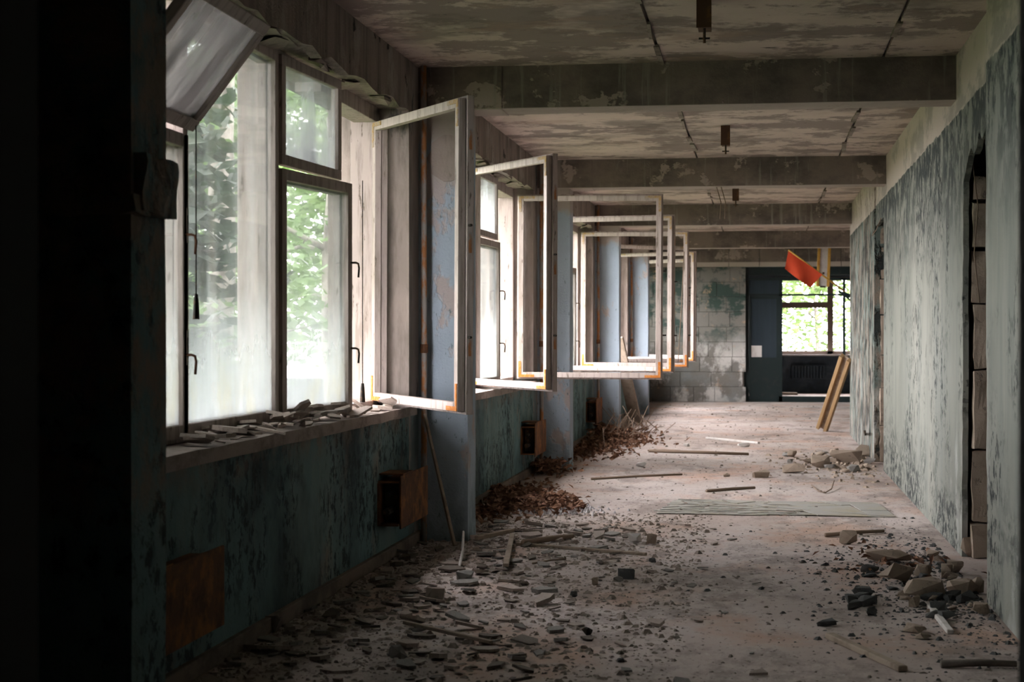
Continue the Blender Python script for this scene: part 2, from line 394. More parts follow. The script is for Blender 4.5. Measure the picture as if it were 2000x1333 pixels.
def chunk_mesh(seed, sx, sy, sz, n=14, boxy=0.6):
    r = random.Random(seed); bm = bmesh.new()
    for i in range(n):
        p = Vector((r.uniform(-1, 1), r.uniform(-1, 1), r.uniform(-1, 1)))
        m = max(abs(p.x), abs(p.y), abs(p.z)); q = p / m; p = q.lerp(p.normalized(), 1 - boxy) * r.uniform(.82, 1)
        bm.verts.new((p.x * sx, p.y * sy, p.z * sz))
    bmesh.ops.convex_hull(bm, input=list(bm.verts))
    bmesh.ops.delete(bm, geom=[v for v in bm.verts if not v.link_faces], context='VERTS')
    zmin = min(v.co.z for v in bm.verts)
    for v in bm.verts: v.co.z -= zmin
    me = bpy.data.meshes.new('chunk'); bm.to_mesh(me); bm.free(); return me
# ------------------------------------------------------------------ the setting
fl_o = build('floor', MB().box(-2.85, XO + 0.2, -1.6, YE + 0.3, -0.2, 0.0), 'floor')
struct(fl_o, 'dusty pinkish grey concrete corridor floor strewn with rubble', 'floor')

ceil = build('ceiling', MB().box(-2.85, XO + 0.2, -1.6, YE + 0.3, ZC + 0.03, ZC + 0.3), 'mortar')
struct(ceil, 'flaking cream concrete slab ceiling above the corridor', 'ceiling')
edges = [-1.6] + [P0 + PITCH * k + PT / 2 for k in range(6)] + [YE]
for i in range(len(edges) - 1):
    for (x0, x1) in ((-2.6, -0.655), (-0.635, 0.785), (0.805, XO)):
        dz = rng.uniform(-0.004, 0.004)
        build('slab', MB().box(x0, x1, edges[i] + 0.005, edges[i + 1] - 0.005, ZC + dz, ZC + 0.06), 'ceiling', ceil)
    for xj in (-0.645, 0.795):          # torn strips of joint filler hanging at the slab seams
        if i == 0 or i > 3: continue
        y = edges[i] + 0.4
        while y < edges[i + 1] - 0.7:
            l = rng.uniform(0.25, 0.9)
            build('joint_strip', MB().bar((xj + rng.uniform(-.012, .012), y, ZC - 0.004), (xj + rng.uniform(-.02, .02), y + l, ZC - 0.006), rng.uniform(.02, .045), 0.018), 'lintel', ceil)
            y += l + rng.uniform(0.15, 0.9)

for k in range(6):
    y0 = P0 + PITCH * k
    b = build('beam', MB().box(-1.73, XO, y0, y0 + PT, ZB, ZC + 0.02), 'beam')
    build('beam_head', MB().box(-2.6, -1.728, y0 - 0.012, y0 + PT + 0.012, ZB - 0.006, ZC + 0.02), 'beam', b)
    struct(b, ['stained ceiling beam spanning the corridor above the photographer', 'nearest dark stained ceiling beam in view, lit from below',
               'second ceiling beam with pale flaked patches', 'third ceiling beam down the corridor', 'fourth ceiling beam, in front of the hanging lamp tray',
               'last ceiling beam over the doorway in the block wall'][k], 'beam')
    if k < 5:
        p = link('pillar', rough_box(-2.6, XP, y0, y0 + PT, 0, ZB + 0.01, 9, 0.006, k + 1, 5.0), 'teal' if k == 0 else 'pillar')
        struct(p, ['dark teal pillar at the left edge with a broken plaster lump', 'nearest blue grey pillar with a round pink plaster scar',
                   'second blue grey pillar beyond the first open windows', 'third blue grey pillar behind the open sashes', 'farthest blue grey pillar by the block wall'][k], 'pillar')
        if k == 0:
            link('plaster_lump', rough_box(-2.02, -1.93, y0 + 0.02, y0 + 0.36, 1.79, 1.98, 5, 0.02, 11, 9.0), 'teal', p)
            link('plaster_ridge', rough_box(-2.3, -1.935, y0 - 0.03, y0 + 0.10, 1.78, 1.84, 6, 0.018, 13, 9.0), 'teal', p)
        if k == 1:
            me = MB().prism([(-2.10 + 0.13 * math.cos(a * PI / 9) * (1 + .12 * math.sin(3 * a)), 2.60 + 0.16 * math.sin(a * PI / 9)) for a in range(18)], 'y', y0 - 0.012, y0 + 0.01)
            build('plaster_scar', me, 'reveal', p)

# left wall: solid part beside the photographer, parapet, piers, broken lintels
wl = MB()
wl.box(-2.85, XL, -1.6, 6.16, 0, ZC + 0.02)
for k in range(5):
    y0 = 6.16 + PITCH * k; y1 = 11.13 + PITCH * k
    wl.box(-2.85, XL, y0, y1, 0, 0.90)
wall_left = build('wall_left', wl, 'teal')
struct(wall_left, 'left window wall with teal paint flaking below the sills', 'wall')
for k in range(5):
    y0 = 6.16 + PITCH * k; y1 = 11.13 + PITCH * k
    build('pier', MB().box(-2.85, XL, y1, y0 + PITCH if k < 4 else YE, 0, ZC + 0.02), 'reveal', wall_left)
    y0 = 6.10 + PITCH * k; y1 = 11.2 + PITCH * k
    # face with a broken lower edge
    r = random.Random(40 + k)
    low = jit_line((y1, 2.885), (y0, 2.885), 26, 0.022, r)
    build('lintel_face', MB().prism([(y0, ZC + 0.02), (y1, ZC + 0.02)] + low, 'x', XL - 0.06, XL + 0.004), 'lintel', wall_left)
    build('lintel', MB().box(-2.85, XL - 0.055, y0, y1, 2.90, ZC + 0.02), 'lintel', wall_left)
    for j in range(12):      # loose plaster under the head
        yy = r.uniform(y0 + .2, y1 - .3); l = r.uniform(.15, .6)
        fo = link('plaster_flake', chunk_mesh(500 + j + 20 * k, r.uniform(.03, .09), l * .5, r.uniform(.012, .03), 13, .7), 'lintel', wall_left)
        fo.location = (XL - .09 + r.uniform(-.05, .04), yy, 2.862 + r.uniform(0, .015)); fo.rotation_euler = (r.gauss(0, .05), r.gauss(0, .15), r.gauss(0, .12))
    me = rough_box(XL - 0.24, XL + 0.055, 6.16 + PITCH * k, 11.13 + PITCH * k, 0.875, 0.935, 18, 0.010, k + 70, 7.0)
    s = link('window_sill', me, 'silldust', wall_left)
bb = MB()
for k in range(5):
    bb.box(XL - 0.01, XL + 0.03, P0 + PITCH * k + PT + 0.01, P0 + PITCH * (k + 1) - 0.01 if k < 4 else YB, 0, 0.075)
struct(build('baseboard_left', bb, 'oldboard', bevel=0.004), 'worn wooden baseboard along the foot of the left wall', 'baseboard')

# right wall in its broken sections
def wall_x(name, outline, x0, x1, mat, parent=None):
    return build(name, MB().prism(outline, 'x', x0, x1), mat, parent)
r = random.Random(5)
T = ZC + 0.02
near = [(2.2, 0), (9.24, 0)] + jit_line((9.24, 0.0), (9.30, 2.40), 22, 0.022, r)[1:] + [(9.32, 2.42), (9.28, T), (2.2, T)]
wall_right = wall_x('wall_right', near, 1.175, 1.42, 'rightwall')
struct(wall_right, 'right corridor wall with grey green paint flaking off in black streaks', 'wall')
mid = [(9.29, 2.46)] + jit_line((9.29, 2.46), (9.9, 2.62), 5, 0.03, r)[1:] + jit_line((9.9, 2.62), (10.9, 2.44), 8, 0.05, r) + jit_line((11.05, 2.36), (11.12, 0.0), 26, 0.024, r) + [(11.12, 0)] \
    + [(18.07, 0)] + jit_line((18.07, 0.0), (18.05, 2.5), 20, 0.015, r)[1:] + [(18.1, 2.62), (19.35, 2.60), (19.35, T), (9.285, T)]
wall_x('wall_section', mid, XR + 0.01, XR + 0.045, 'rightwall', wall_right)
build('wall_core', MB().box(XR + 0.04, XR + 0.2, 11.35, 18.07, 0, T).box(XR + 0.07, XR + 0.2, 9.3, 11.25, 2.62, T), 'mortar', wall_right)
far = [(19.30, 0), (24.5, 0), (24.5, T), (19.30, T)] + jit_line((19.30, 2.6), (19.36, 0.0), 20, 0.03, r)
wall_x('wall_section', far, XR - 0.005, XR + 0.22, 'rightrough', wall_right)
# rough limestone blocks showing in the two broken openings
def jamb_blocks(y, zs, seed):
    rr = random.Random(seed); z = 0.0
    for h in zs:
        dy = rr.uniform(-0.05, 0.04); dx = rr.uniform(0, 0.02)
        link('block', rough_box(XR + 0.055 + dx, XR + 0.155 + dx, y + .06 + dy, y + 0.32, z + 0.008, z + h - 0.008, 3, 0.014, rr.random() * 50, 9.0), 'lime', wall_right)
        z += h
jamb_blocks(11.00, (0.22, 0.46, 0.50, 0.42, 0.34, 0.30, 0.16), 3)
jamb_blocks(19.22, (0.40, 0.42, 0.36, 0.44, 0.40, 0.38, 0.2), 4)
for j in range(9):
    rr = random.Random(j + 60); z = j * 0.29
    link('block', rough_box(XR + 0.20, XR + 0.34, 11.0 + rr.uniform(0, .1), 11.5, z + .006, z + .282, 2, 0.02, j, 7.0), 'darkstone', wall_right)
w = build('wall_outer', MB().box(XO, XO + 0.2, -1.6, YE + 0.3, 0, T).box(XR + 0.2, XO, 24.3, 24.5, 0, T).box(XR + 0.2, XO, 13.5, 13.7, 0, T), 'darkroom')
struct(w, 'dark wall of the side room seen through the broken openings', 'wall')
# dark wall with the doorway the photographer stands behind
e = onY(1990, 600, 2.85)
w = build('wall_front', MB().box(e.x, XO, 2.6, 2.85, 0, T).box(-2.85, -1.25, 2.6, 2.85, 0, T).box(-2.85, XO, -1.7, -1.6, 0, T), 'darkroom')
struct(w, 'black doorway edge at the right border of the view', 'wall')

# end wall of blocks with the doorway
we = build('wall_back', MB().box(-2.85, -0.34, YB + 0.03, YB + 0.32, 0, ZB).box(-2.85, XO, YB + 0.02, YB + 0.32, 2.83, T).box(2.6, XO, YB + 0.02, YB + 0.32, 0, T), 'mortar')
struct(we, 'unplastered block wall closing the corridor beside the dark doorway', 'wall')
z, row, rr = 0.0, 0, random.Random(9)
while z < 2.8:
    h = min(0.315, 2.83 - z); x = -2.45 - (0.28 if row % 2 else 0)
    while x < -0.34:
        wd = rr.uniform(0.44, 0.74); x1 = min(x + wd, -0.30)
        if x1 > -2.3 and x1 - x > 0.1:
            build('block', MB().box(x + .003, x1 - .003, YB - rr.uniform(0, .012), YB + 0.06, z + .003, z + h - .003), 'endblock', we, bevel=0.005)
        x += wd
    z += h; row += 1
x = -2.4
while x < XO:
    wd = rr.uniform(0.6, 1.0)
    build('block', MB().box(x + .005, min(x + wd, XO) - .005, YB - 0.004, YB + 0.05, 2.835, ZC), 'beam', we, bevel=0.006); x += wd

# ------------------------------------------------------------------ windows on the left
def coupled_sash(w, h, sw=0.058):
    """two frames hooked together; x from the hinge, y 0 (room) to 0.09 (street)"""
    m = MB()
    def ring(x0, x1, z0, z1, y0, y1, s):
        m.box(x0, x0 + s, y0, y1, z0, z1); m.box(x1 - s, x1, y0, y1, z0, z1)
        m.box(x0 + s, x1 - s, y0, y1, z0, z0 + s); m.box(x0 + s, x1 - s, y0, y1, z1 - s, z1)
    ring(0, w, 0, h, 0.0, 0.043, sw)
    ring(0.014, w - 0.016, 0.016, h - 0.016, 0.047, 0.092, sw - 0.004)
    ring(0.03, w - 0.03, 0.03, h - 0.03, 0.043, 0.047, 0.02)
    return m
def bracket_mesh():
    m = MB(); m.box(0, 0.16, 0, 0.005, 0, 0.026); m.box(0, 0.026, 0, 0.005, 0.026, 0.16); return m
BR = bracket_mesh().mesh('corner_bracket'); BR.materials.append(M['brightrust'])
BRP = BR.copy(); BRP.materials.clear(); BRP.materials.append(M['ochre'])
HK = MB().tube([(0, 0, 0), (0, -0.03, 0), (0, -0.045, -0.006), (0, -0.05, -0.03), (0, -0.046, -0.085)], 0.006, 7).mesh('handle', True); HK.materials.append(M['blackiron'])
HR = HK.copy(); HR.materials.clear(); HR.materials.append(M['rust'])
KP = MB().box(-0.010, 0.010, 0, 0.003, -0.06, 0.06).box(-0.004, 0.004, -0.0012, 0.003, -0.035, 0.035).mesh('keeper_plate'); KP.materials.append(M['pipe'])
KF = MB().box(-.013, .013, 0, .003, -.075, .075).mesh('keeper_plate', bevel=.001); KF.materials.append(M['palepaint'])
KS = MB().box(-.006, .006, -.001, .002, -.045, .045).mesh('keeper_slot'); KS.materials.append(M['blackiron'])
PEG = MB().tube([(0, 0, 0), (0.035, 0, 0)], 0.008, 6).mesh('latch_peg'); PEG.materials.append(M['blackiron'])
def sash(win, name, w, h, y, z, near_hinge, swing, glass=None, brackets=False, hooks=(), plates=(), pegs=(), droop=0.0, rusty=False, faceplates=()):
    """near_hinge False: hinge at far end, sash runs towards the camera; True: hinge at the near end"""
    mb = coupled_sash(w, h)
    # local frame: x along the sash, y towards the street
    if near_hinge:
        for v in mb.v: v.y = v.y          # x -> +Y, y -> -X  : rotation +90 deg
        ang = PI / 2 - swing
    else:
        for v in mb.v: v.y = -v.y         # x -> -Y, y -> -X when mirrored : rotation -90 deg
        ang = -PI / 2 + swing
    sy = 1 if near_hinge else -1
    o = build(name, mb, 'whitewood', win, bevel=0.0025)
    o.location = (XW, y, z); o.rotation_euler = (0, droop, ang)
    if glass:
        g = MB().box(0.05, w - 0.05, min(sy * .020, sy * .024), max(sy * .020, sy * .024), 0.05, h - 0.05)
        build('glass_pane', g, glass, o)
    if brackets:
        for cx, cz, rot in ((0.02, 0.02, 0), (w - 0.02, 0.02, -PI / 2), (0.02, h - 0.02, PI / 2), (w - 0.02, h - 0.02, PI)):
            b = link('corner_bracket', BR if cz < .1 else BRP, None, o)
            b.location = (cx, sy * 0.0925 + (0 if sy > 0 else -0.004), cz); b.rotation_euler = (0, rot, 0)
    for hz in hooks:
        b = link('handle', HR if rusty else HK, None, o); b.location = (w - 0.022, 0.0, hz)
        b.rotation_euler = (0, 0, 0.0 if sy > 0 else PI)
    for hz in plates:
        b = link('keeper_plate', KP, None, o); b.location = (w + 0.0005, sy * 0.022, hz); b.rotation_euler = (0, 0, PI / 2)
    for hz in faceplates:
        b = link('keeper_plate', KF, None, o); b.location = (w - .02, -.003, hz)
        bb_ = link('keeper_slot', KS, None, b)
    for hz in pegs:
        b = link('latch_peg', PEG, None, o); b.location = (w, sy * 0.03, hz)
    return o
W1, W0 = 1.48, 0.96          # wide casement, narrow panel
HF, HV, HLW = ST - SB, 0.575, 1.315
def swing_for(w, yh, px):
    """opening angle at which the free end stands at a given column of the picture (swinging in from shut)"""
    best = None
    for i in range(5, 130):
        t = math.radians(i)
        p = px_of(XW + w * math.sin(t), yh - w * math.cos(t))
        if best is None or abs(p - px) < best[0]: best = (abs(p - px), t)
    return best[1]
spec = [  # per bay: sash a (px of free end or None = shut), sash b
    (None, 924), (1091, 1303), (1318, 1352), (1341, 1360), (1348, None)]
descr = ['nearest window on the left wall, dirty panes and one empty sash swung open', 'second window from the camera, two empty sashes swung into the corridor',
         'third window from the camera with two empty sashes standing square to the wall', 'fourth window from the camera, sashes seen through the nearer ones', 'last window before the block wall']
for k in range(5):
    d = PITCH * k
    win = empty('window_%d' % (k + 1), (0, 0, 0))
    struct(win, descr[k], 'window')
    y0, ym, y1 = 6.16 + d, 8.63 + d, 11.13 + d
    fm = MB(); yB_ = (ym + .03, ym + .03 + W0)
    fm.box(-2.68, -2.50, y0, y0 + .07, SB - .03, ST + .03); fm.box(-2.68, -2.50, y1 - .07, y1, SB - .03, ST + .03)
    build('frame', fm, 'whitewood', win, bevel=.003)
    build('mullion', MB().box(-2.68, -2.485, ym - .045, ym + .035, SB - .02, ST + .02), 'whitewood', win, bevel=.003)
    build('head', MB().box(-2.68, -2.50, y0, y1, ST - .005, ST + .04).box(-2.66, -2.50, yB_[1], y1 - .06, ST - .06, ST), 'whitewood', win, bevel=.003)
    build('bottom_rail', MB().box(-2.68, -2.50, y0, y1, .93, SB + .02), 'whitewood', win, bevel=.003)
    # transoms of the two narrow panels
    yA = (y0 + .06, y0 + .06 + W0); yB = (ym + .03, ym + .03 + W0)
    for (a, b) in (yA, yB):
        build('transom', MB().box(-2.66, -2.555, a, b, 2.262, 2.30), 'whitewood', win, bevel=.003)
    # panel 0 (narrow, near end): lower sash shut, vent tipped in on its lower edge
    if k < 3:
        sash(win, 'sash', W0, HLW, yA[0], SB, True, 0.0, 'glass', faceplates=(0.39, 0.92))
        m = MB(); s_ = .055
        m.box(0, W0, 0, .045, 0, s_).box(0, W0, 0, .045, HV - s_, HV).box(0, s_, 0, .045, s_, HV - s_).box(W0 - s_, W0, 0, .045, s_, HV - s_)
        v = build('vent_sash', m, 'whitewood', win, bevel=.003)
        v.location = (XW - 0.0, yA[0] + 0.06, 2.29); v.rotation_euler = (math.radians(38 if k == 0 else 8), 0, PI / 2)
        build('glass_pane', MB().box(.05, W0 - .05, .02, .024, .05, HV - .05), 'grimeglass', v)
    # sash a: full height, hinged on the mullion
    pa, pb = spec[k]
    ta = 0.0 if pa is None else swing_for(W1, ym - .04, pa)
    sash(win, 'sash', W1, HF, ym - .04, SB, False, ta, 'glass' if pa is None else None, pa is not None,
         hooks=(0.36, 0.88) if pa is None else (), rusty=True, pegs=() if pa is None else (0.45, 1.1), plates=() if pa is None else (0.4, 1.0, 1.6), droop=0.0 if pa is None else 0.006)
    # panel 2: vent above, lower sash ajar with hooks
    sw = (0.15, 0.05, 0.10, 0.04, 0.02)[k]
    sash(win, 'sash', W0, HLW, yB[0], SB, True, sw, 'glass', hooks=(0.37, 0.86))
    if k != 2:
        m = MB(); s_ = .055
        m.box(0, W0, 0, .045, 0, s_).box(0, W0, 0, .045, HV - s_, HV).box(0, s_, 0, .045, s_, HV - s_).box(W0 - s_, W0, 0, .045, s_, HV - s_)
        v = build('vent_sash', m, 'whitewood', win, bevel=.003)
        v.location = (XW, yB[0], 2.29); v.rotation_euler = (0, 0, PI / 2 - sw * 0.55)
        build('glass_pane', MB().box(.05, W0 - .05, .02, .024, .05, HV - .05), 'ventglass', v)
    # sash b: full height, hinged on the far jamb
    tb = 0.0 if pb is None else swing_for(W1, y1 - .05, pb)
    sash(win, 'sash', W1, HF - (.055 if k == 0 else .03), y1 - .05, SB, False, tb, 'glass' if pb is None else None, pb is not None,
         pegs=() if pb is None else (0.45, 1.1), plates=() if pb is None else (0.4, 1.0, 1.6), droop=0.0 if pb is None else (0.012, 0.004, 0.004, 0.004, 0)[k])
    if k == 0:      # cords with black weights for the vents
        for (yy, xx, z1, z0) in ((7.22, XW + 0.02, 2.33, 1.58), (9.75, XW + .17, 2.3, 1.12)):
            c = build('vent_cord', MB().tube([(xx, yy, z1), (xx, yy, z0)], 0.003, 5), 'blackiron', win)
            build('cord_weight', MB().tube([(xx, yy, z0), (xx, yy, z0 - .03), (xx, yy, z0 - .11)], [.008, .012, .016], 8), 'blackiron', c)

# ------------------------------------------------------------------ end room: partition, window, radiator
door = empty('door_1', (0, 0, 0))
struct(door, 'dark green glazed metal partition door in the end doorway', 'door')
yd = YB + 0.10
def part(name, x0, x1, z0, z1, mat='darkgreen', dy=0.05, y=yd):
    return build(name, MB().box(x0, x1, y, y + dy, z0, z1), mat, door)
part('post', -0.34, -0.24, 0, 2.83, dy=.12); part('post', 0.385, 0.455, 0, 2.56); part('post', 1.70, 1.755, 0.95, 2.60)
part('rail', -0.24, 2.6, 2.225, 2.265, dy=.06); part('rail', -0.24, 2.6, 2.55, 2.60, dy=.06); part('kick_rail', -0.24, 2.6, 0.0, 0.12, dy=.08)
part('header_panel', -0.24, 2.6, 2.66, 2.83)
part('glass_pane', -0.24, 0.385, 2.27, 2.55, 'darkglass', .01, yd + .02)
leaf = part('door_leaf', -0.235, 0.385, 0.12, 0.93)
for nm, x0, x1, z0, z1 in (('stile', -.235, -.19, .93, 2.22), ('stile', .335, .385, .93, 2.22), ('rail', -.19, .335, 2.16, 2.22)):
    build(nm, MB().box(x0, x1, yd, yd + .05, z0, z1), 'darkgreen', leaf)
build('glass_pane', MB().box(-.19, .335, yd + .02, yd + .03, .93, 2.16), 'darkglass', leaf)
build('paper_note', MB().box(-.19, 0.03, yd + .012, yd + .016, .94, 1.18), 'palepaint', leaf)
wend = build('wall_end', MB().box(-2.85, 0.45, YE, YE + .3, 0, T).box(0.45, 2.95, YE, YE + .3, 0, .93).box(.45, 2.95, YE, YE + .3, 2.80, T).box(2.95, XO, YE, YE + .3, 0, T), 'endroom')
struct(wend, 'dark blue wall of the end room under its window', 'wall')
win = empty('window_6'); struct(win, 'brown framed window of the end room beyond the doorway', 'window')
for nm, x0, x1, z0, z1 in (('frame', .45, .53, .93, 2.80), ('frame', 2.87, 2.95, .93, 2.80), ('mullion', 1.60, 1.74, .93, 2.80), ('head', .53, 2.87, 2.72, 2.80), ('bottom_rail', .53, 2.87, .93, 1.02), ('transom', .53, 1.60, 2.06, 2.20)):
    build(nm, MB().box(x0, x1, YE + .06, YE + .16, z0, z1), 'brownwood', win, bevel=.005)
build('window_sill', MB().box(.4, 3.0, YE - .14, YE + .06, .90, .935), 'palepaint', win)
rad = MB()
rad.box(.74, 1.56, YE - .10, YE - .02, .34, .37).box(.74, 1.56, YE - .10, YE - .02, .65, .68)
rado = build('radiator', rad, 'endroom'); tag(rado, 'dark ribbed radiator under the end room window', 'radiator')
for j in range(11):
    build('fin', MB().box(.75 + j * .073, .80 + j * .073, YE - .12, YE - .01, .36, .66), 'endroom', rado, bevel=.01)
bx = build('carton', MB().prism([(.0, .0), (.42, .0), (.40, .05), (.03, .06)], 'y', 0, .3), 'wood'); bx.location = (0.45, 40.6, 0.0)
tag(bx, 'flattened light board lying on the end room floor', 'board')

# ------------------------------------------------------------------ fixtures
def hook(y, name_label):
    t = empty('lamp_bracket', (-0.30, y, ZC))
    build('plate', MB().box(-.035, .035, -.10, .10, -.16, 0).box(-.04, .04, -.105, -.095, -.17, 0), 'darkrust', t)
    build('rod', MB().tube([(0, -.02, -.16), (0, -.02, -.24)], .008, 6).bar((-.03, -.02, -.215), (.03, -.02, -.215), .01, .01), 'blackiron', t)
    tag(t, name_label, 'bracket', 'rusty lamp brackets along the ceiling')
hook(9.35, 'large rusty lamp bracket hanging at the top edge of the picture')
hook(15.1, 'rusty lamp bracket between the first and second ceiling beams')
hook(21.3, 'small rusty lamp bracket between the second and third ceiling beams')
for k in range(5):
    d = PITCH * k; y = 11.36 + d
    lab = ['nearest pillar', 'second pillar', 'third pillar', 'farthest pillar', 'block end wall'][k]
    if k < 4:
        t = build('heating_pipe', MB().tube([(-2.245, y, 0), (-2.243, y, 1.3), (-2.247, y, ZC)], .02, 10), 'pipe', smooth=True)
        build('collar', MB().tube([(-2.243, y, 1.28), (-2.243, y, 1.34)], .027, 10), 'rust', t)
        tag(t, 'rusty vertical heating pipe in the corner of the ' + lab, 'pipe', 'heating pipes in the wall corners')
    def heater(ya, yb, lab):
        t = build('heater_box', MB().box(XL, XL + .13, ya + .02, yb, .50, .512).box(XL, XL + .13, ya, yb, .24, .252).box(XL, XL + .012, ya, yb, .25, .50).box(XL, XL + .13, yb - .012, yb, .24, .51), 'rust')
        f = build('front_panel', MB().box(XL + .13, XL + .142, ya + .03, yb + .02, .22, .545), 'rust', t, bevel=.003)
        f.rotation_euler = (0, 0, 0)
        build('pipe', MB().tube([(XL + .065, ya - .05, .33), (XL + .065, yb - .02, .33)], .022, 8), 'blackiron', t)
        build('pipe', MB().tube([(XL + .065, ya - .02, .43), (XL + .065, yb - .02, .43)], .016, 8), 'blackiron', t)
        build('flap', MB().box(XL + .0, XL + .15, ya + .05, ya + .35, .548, .556), 'rust', t)
        for q in range(5):
            build('fin', MB().box(XL + .03, XL + .11, ya + .1 + q * .1, ya + .104 + q * .1, .27, .49), 'blackiron', t)
        tag(t, lab, 'heater', 'rusty heater boxes under the windows')
    if k < 3:
        heater(10.18 + d, 11.04 + d, ['rusty open ended heater box beside the nearest blue pillar', 'orange rusty heater box beside the second blue pillar', 'small rusty heater box behind the leaf heap'][k])
    if k == 0:
        heater(5.75, 6.72, 'dark rusty heater panel at the lower left by the black pillar')

# flag on its pole at the end of the right wall
t = empty('red_flag', (XR - .012, 24.35, 1.98)); o = Vector((XR - .012, 24.35, 1.98))
tip = onY(1540, 489, 24.15); base = onY(1650, 570, 24.35); mid_ = onY(1606, 537, 24.25)
build('pole', MB().tube([base - o, tip - o], .012, 8), 'yellowwood', t, True)
cm = MB(); nx, nz_ = 14, 8
dn = onY(1583, 562, 24.2) - mid_; dn2 = onY(1533, 525, 24.1) - tip
for th in (0.0, 0.004):
    for i in range(nx + 1):
        for j in range(nz_ + 1):
            a = i / nx; b = j / nz_
            p = mid_.lerp(tip, a) + dn.lerp(dn2, a) * b + Vector((0, 0.035 * math.sin(a * 7 + b * 2) * b + th, -0.012 * math.sin(a * PI) * b))
            cm.v.append(p - o)
n1 = (nx + 1) * (nz_ + 1)
for i in range(nx):
    for j in range(nz_):
        q = [i * (nz_ + 1) + j, (i + 1) * (nz_ + 1) + j, (i + 1) * (nz_ + 1) + j + 1, i * (nz_ + 1) + j + 1]
        cm.f.append(tuple(q)); cm.f.append(tuple(x + n1 for x in reversed(q)))
build('cloth', cm, 'flag', t, True)
build('bracket', MB().bar((-.09, 0, -.03), (.0, 0, -.04), .03, .035).bar((-.16, 0, .03), (.0, 0, -.02), .02, .03).bar((-.1, 0, .0), (0, 0, -.09), .018, .02), 'darkgreen', t)
tag(t, 'red flag on a slanting wooden pole fixed to the right wall', 'flag')

# lamp trays of yellow wood and enamel
def tray(name, label, a, b, wid, facing, wood='yellowwood'):
    a, b = Vector(a), Vector(b); d = (b - a); ln = d.length; d.normalize()
    s = facing.cross(d).normalized(); f = d.cross(s)
    mt = Matrix((s, d, f)).transposed().to_4x4(); mt.translation = a
    t = empty(name); t.matrix_world = mt
    build('side_rail', MB().box(-wid / 2, -wid / 2 + .05, 0, ln, -.03, .05), wood, t, bevel=.004)
    build('side_rail', MB().box(wid / 2 - .05, wid / 2, 0, ln, -.03, .05), wood, t, bevel=.004)
    return t, wid, ln
t, wd, ln = tray('lamp_tray', '', onY(1607, 560, 31.6), (onY(1611, 487, 31.6).x, 31.6, ZC), .235, Vector((0, -1, 0)))
build('tray_bed', MB().box(-wd / 2 + .05, wd / 2 - .05, 0, ln, -.02, .02), 'palepaint', t)
build('socket', MB().box(-.02, .02, .22, .26, .02, .05), 'blackiron', t)
build('end_clip', MB().box(-.05, .05, -.02, .01, -.02, .03), 'blackiron', t)
tag(t, 'yellow edged white lamp tray hanging down behind the red flag', 'lamp tray')
t, wd, ln = tray('wooden_trough', '', fl(1606, 843) + Vector((0, 0, .03)), (XR - .07, 24.25, 1.09), .17, Vector((-.35, -1, 0)).normalized(), 'tanwood')
build('trough_bed', MB().box(-wd / 2 + .05, wd / 2 - .05, 0, ln, -.03, -.01), 'wood', t)
tag(t, 'yellow wooden trough leaning on the right wall below the flag', 'trough')

# wires dangling in the broken openings and from the third beam
def wire(name, pts, label, rad=.004, mat='twig', cat='wire', grp=None):
    return tag(build(name, MB().tube(pts, rad, 5), mat, smooth=True), label, cat, grp)
wire('wire', [(1.30, 10.95, 2.5), (1.33, 10.9, 2.2), (1.31, 10.92, 1.9), (1.34, 10.9, 1.6)], 'thin cable hanging in the nearer broken wall opening')
wire('wire', [(1.24, 19.1, 2.55), (1.20, 19.0, 2.48), (1.22, 18.6, 2.52), (1.24, 18.2, 2.62)], 'twisted cable end sticking out of the farther broken wall opening')
wire('wire', [onY(1336, 492, 23.0), onY(1331, 600, 23.0), onY(1324, 709, 23.0)], 'thin brown cord hanging down inside the far open sashes', .006)
for i, (x0, x1) in enumerate(((1398, 1400), (1407, 1412))):
    a = onY(x0, 366, P0 + 2 * PITCH - .0); a = Vector((a.x, P0 + 2 * PITCH + .1, ZB + .02)); b = Vector((a.x + .04, a.y, ZB - .33))
    wire('wire', [a, a.lerp(b, .5) + Vector((.03, 0, 0)), b], ['short wire dangling under the second beam, the straighter one', 'short wire dangling under the second beam, the bent one'][i], .005, 'twig')

# ------------------------------------------------------------------ rubble
def chip_mesh(seed):
    r = random.Random(seed); n = r.choice((4, 5, 5, 6, 7)); a0 = r.uniform(0, 6)
    pts = []
    for i in range(n):
        a = a0 + 2 * PI * (i + r.uniform(-.3, .3)) / n; q = r.uniform(.55, 1)
        pts.append((q * math.cos(a), q * math.sin(a) * r.uniform(.5, .8)))
    return MB().prism(pts, 'z', 0, r.uniform(.10, .22)).mesh('chip')
CH = {}
for mk in ('chip_a', 'chip_b', 'chip_c', 'chip_d'):
    CH[mk] = [chip_mesh(i + 17 * len(CH)) for i in range(9)]
    for me in CH[mk]: me.materials.append(M[mk])
def place_chip(x, y, z, s, r, grp, label, tilt=0.12, name='plaster_chip', mats=('chip_a', 'chip_a', 'chip_b', 'chip_b', 'chip_c')):
    mk = r.choice(mats); o = link(name, r.choice(CH[mk])); o['tone'] = mk
    o.location = (x, y, z); o.scale = (s, s, min(s, .09) * r.uniform(.7, 1.5))
    o.rotation_euler = (r.gauss(0, tilt), r.gauss(0, tilt), r.uniform(0, 6.28))
    o.location.z += abs(o.rotation_euler.x) * s * .5 + abs(o.rotation_euler.y) * s * .5
    tag(o, label, 'plaster chip', grp); return o
r = random.Random(21); spots = []
G1 = 'plaster chips on the floor below the nearest window'
n = 0
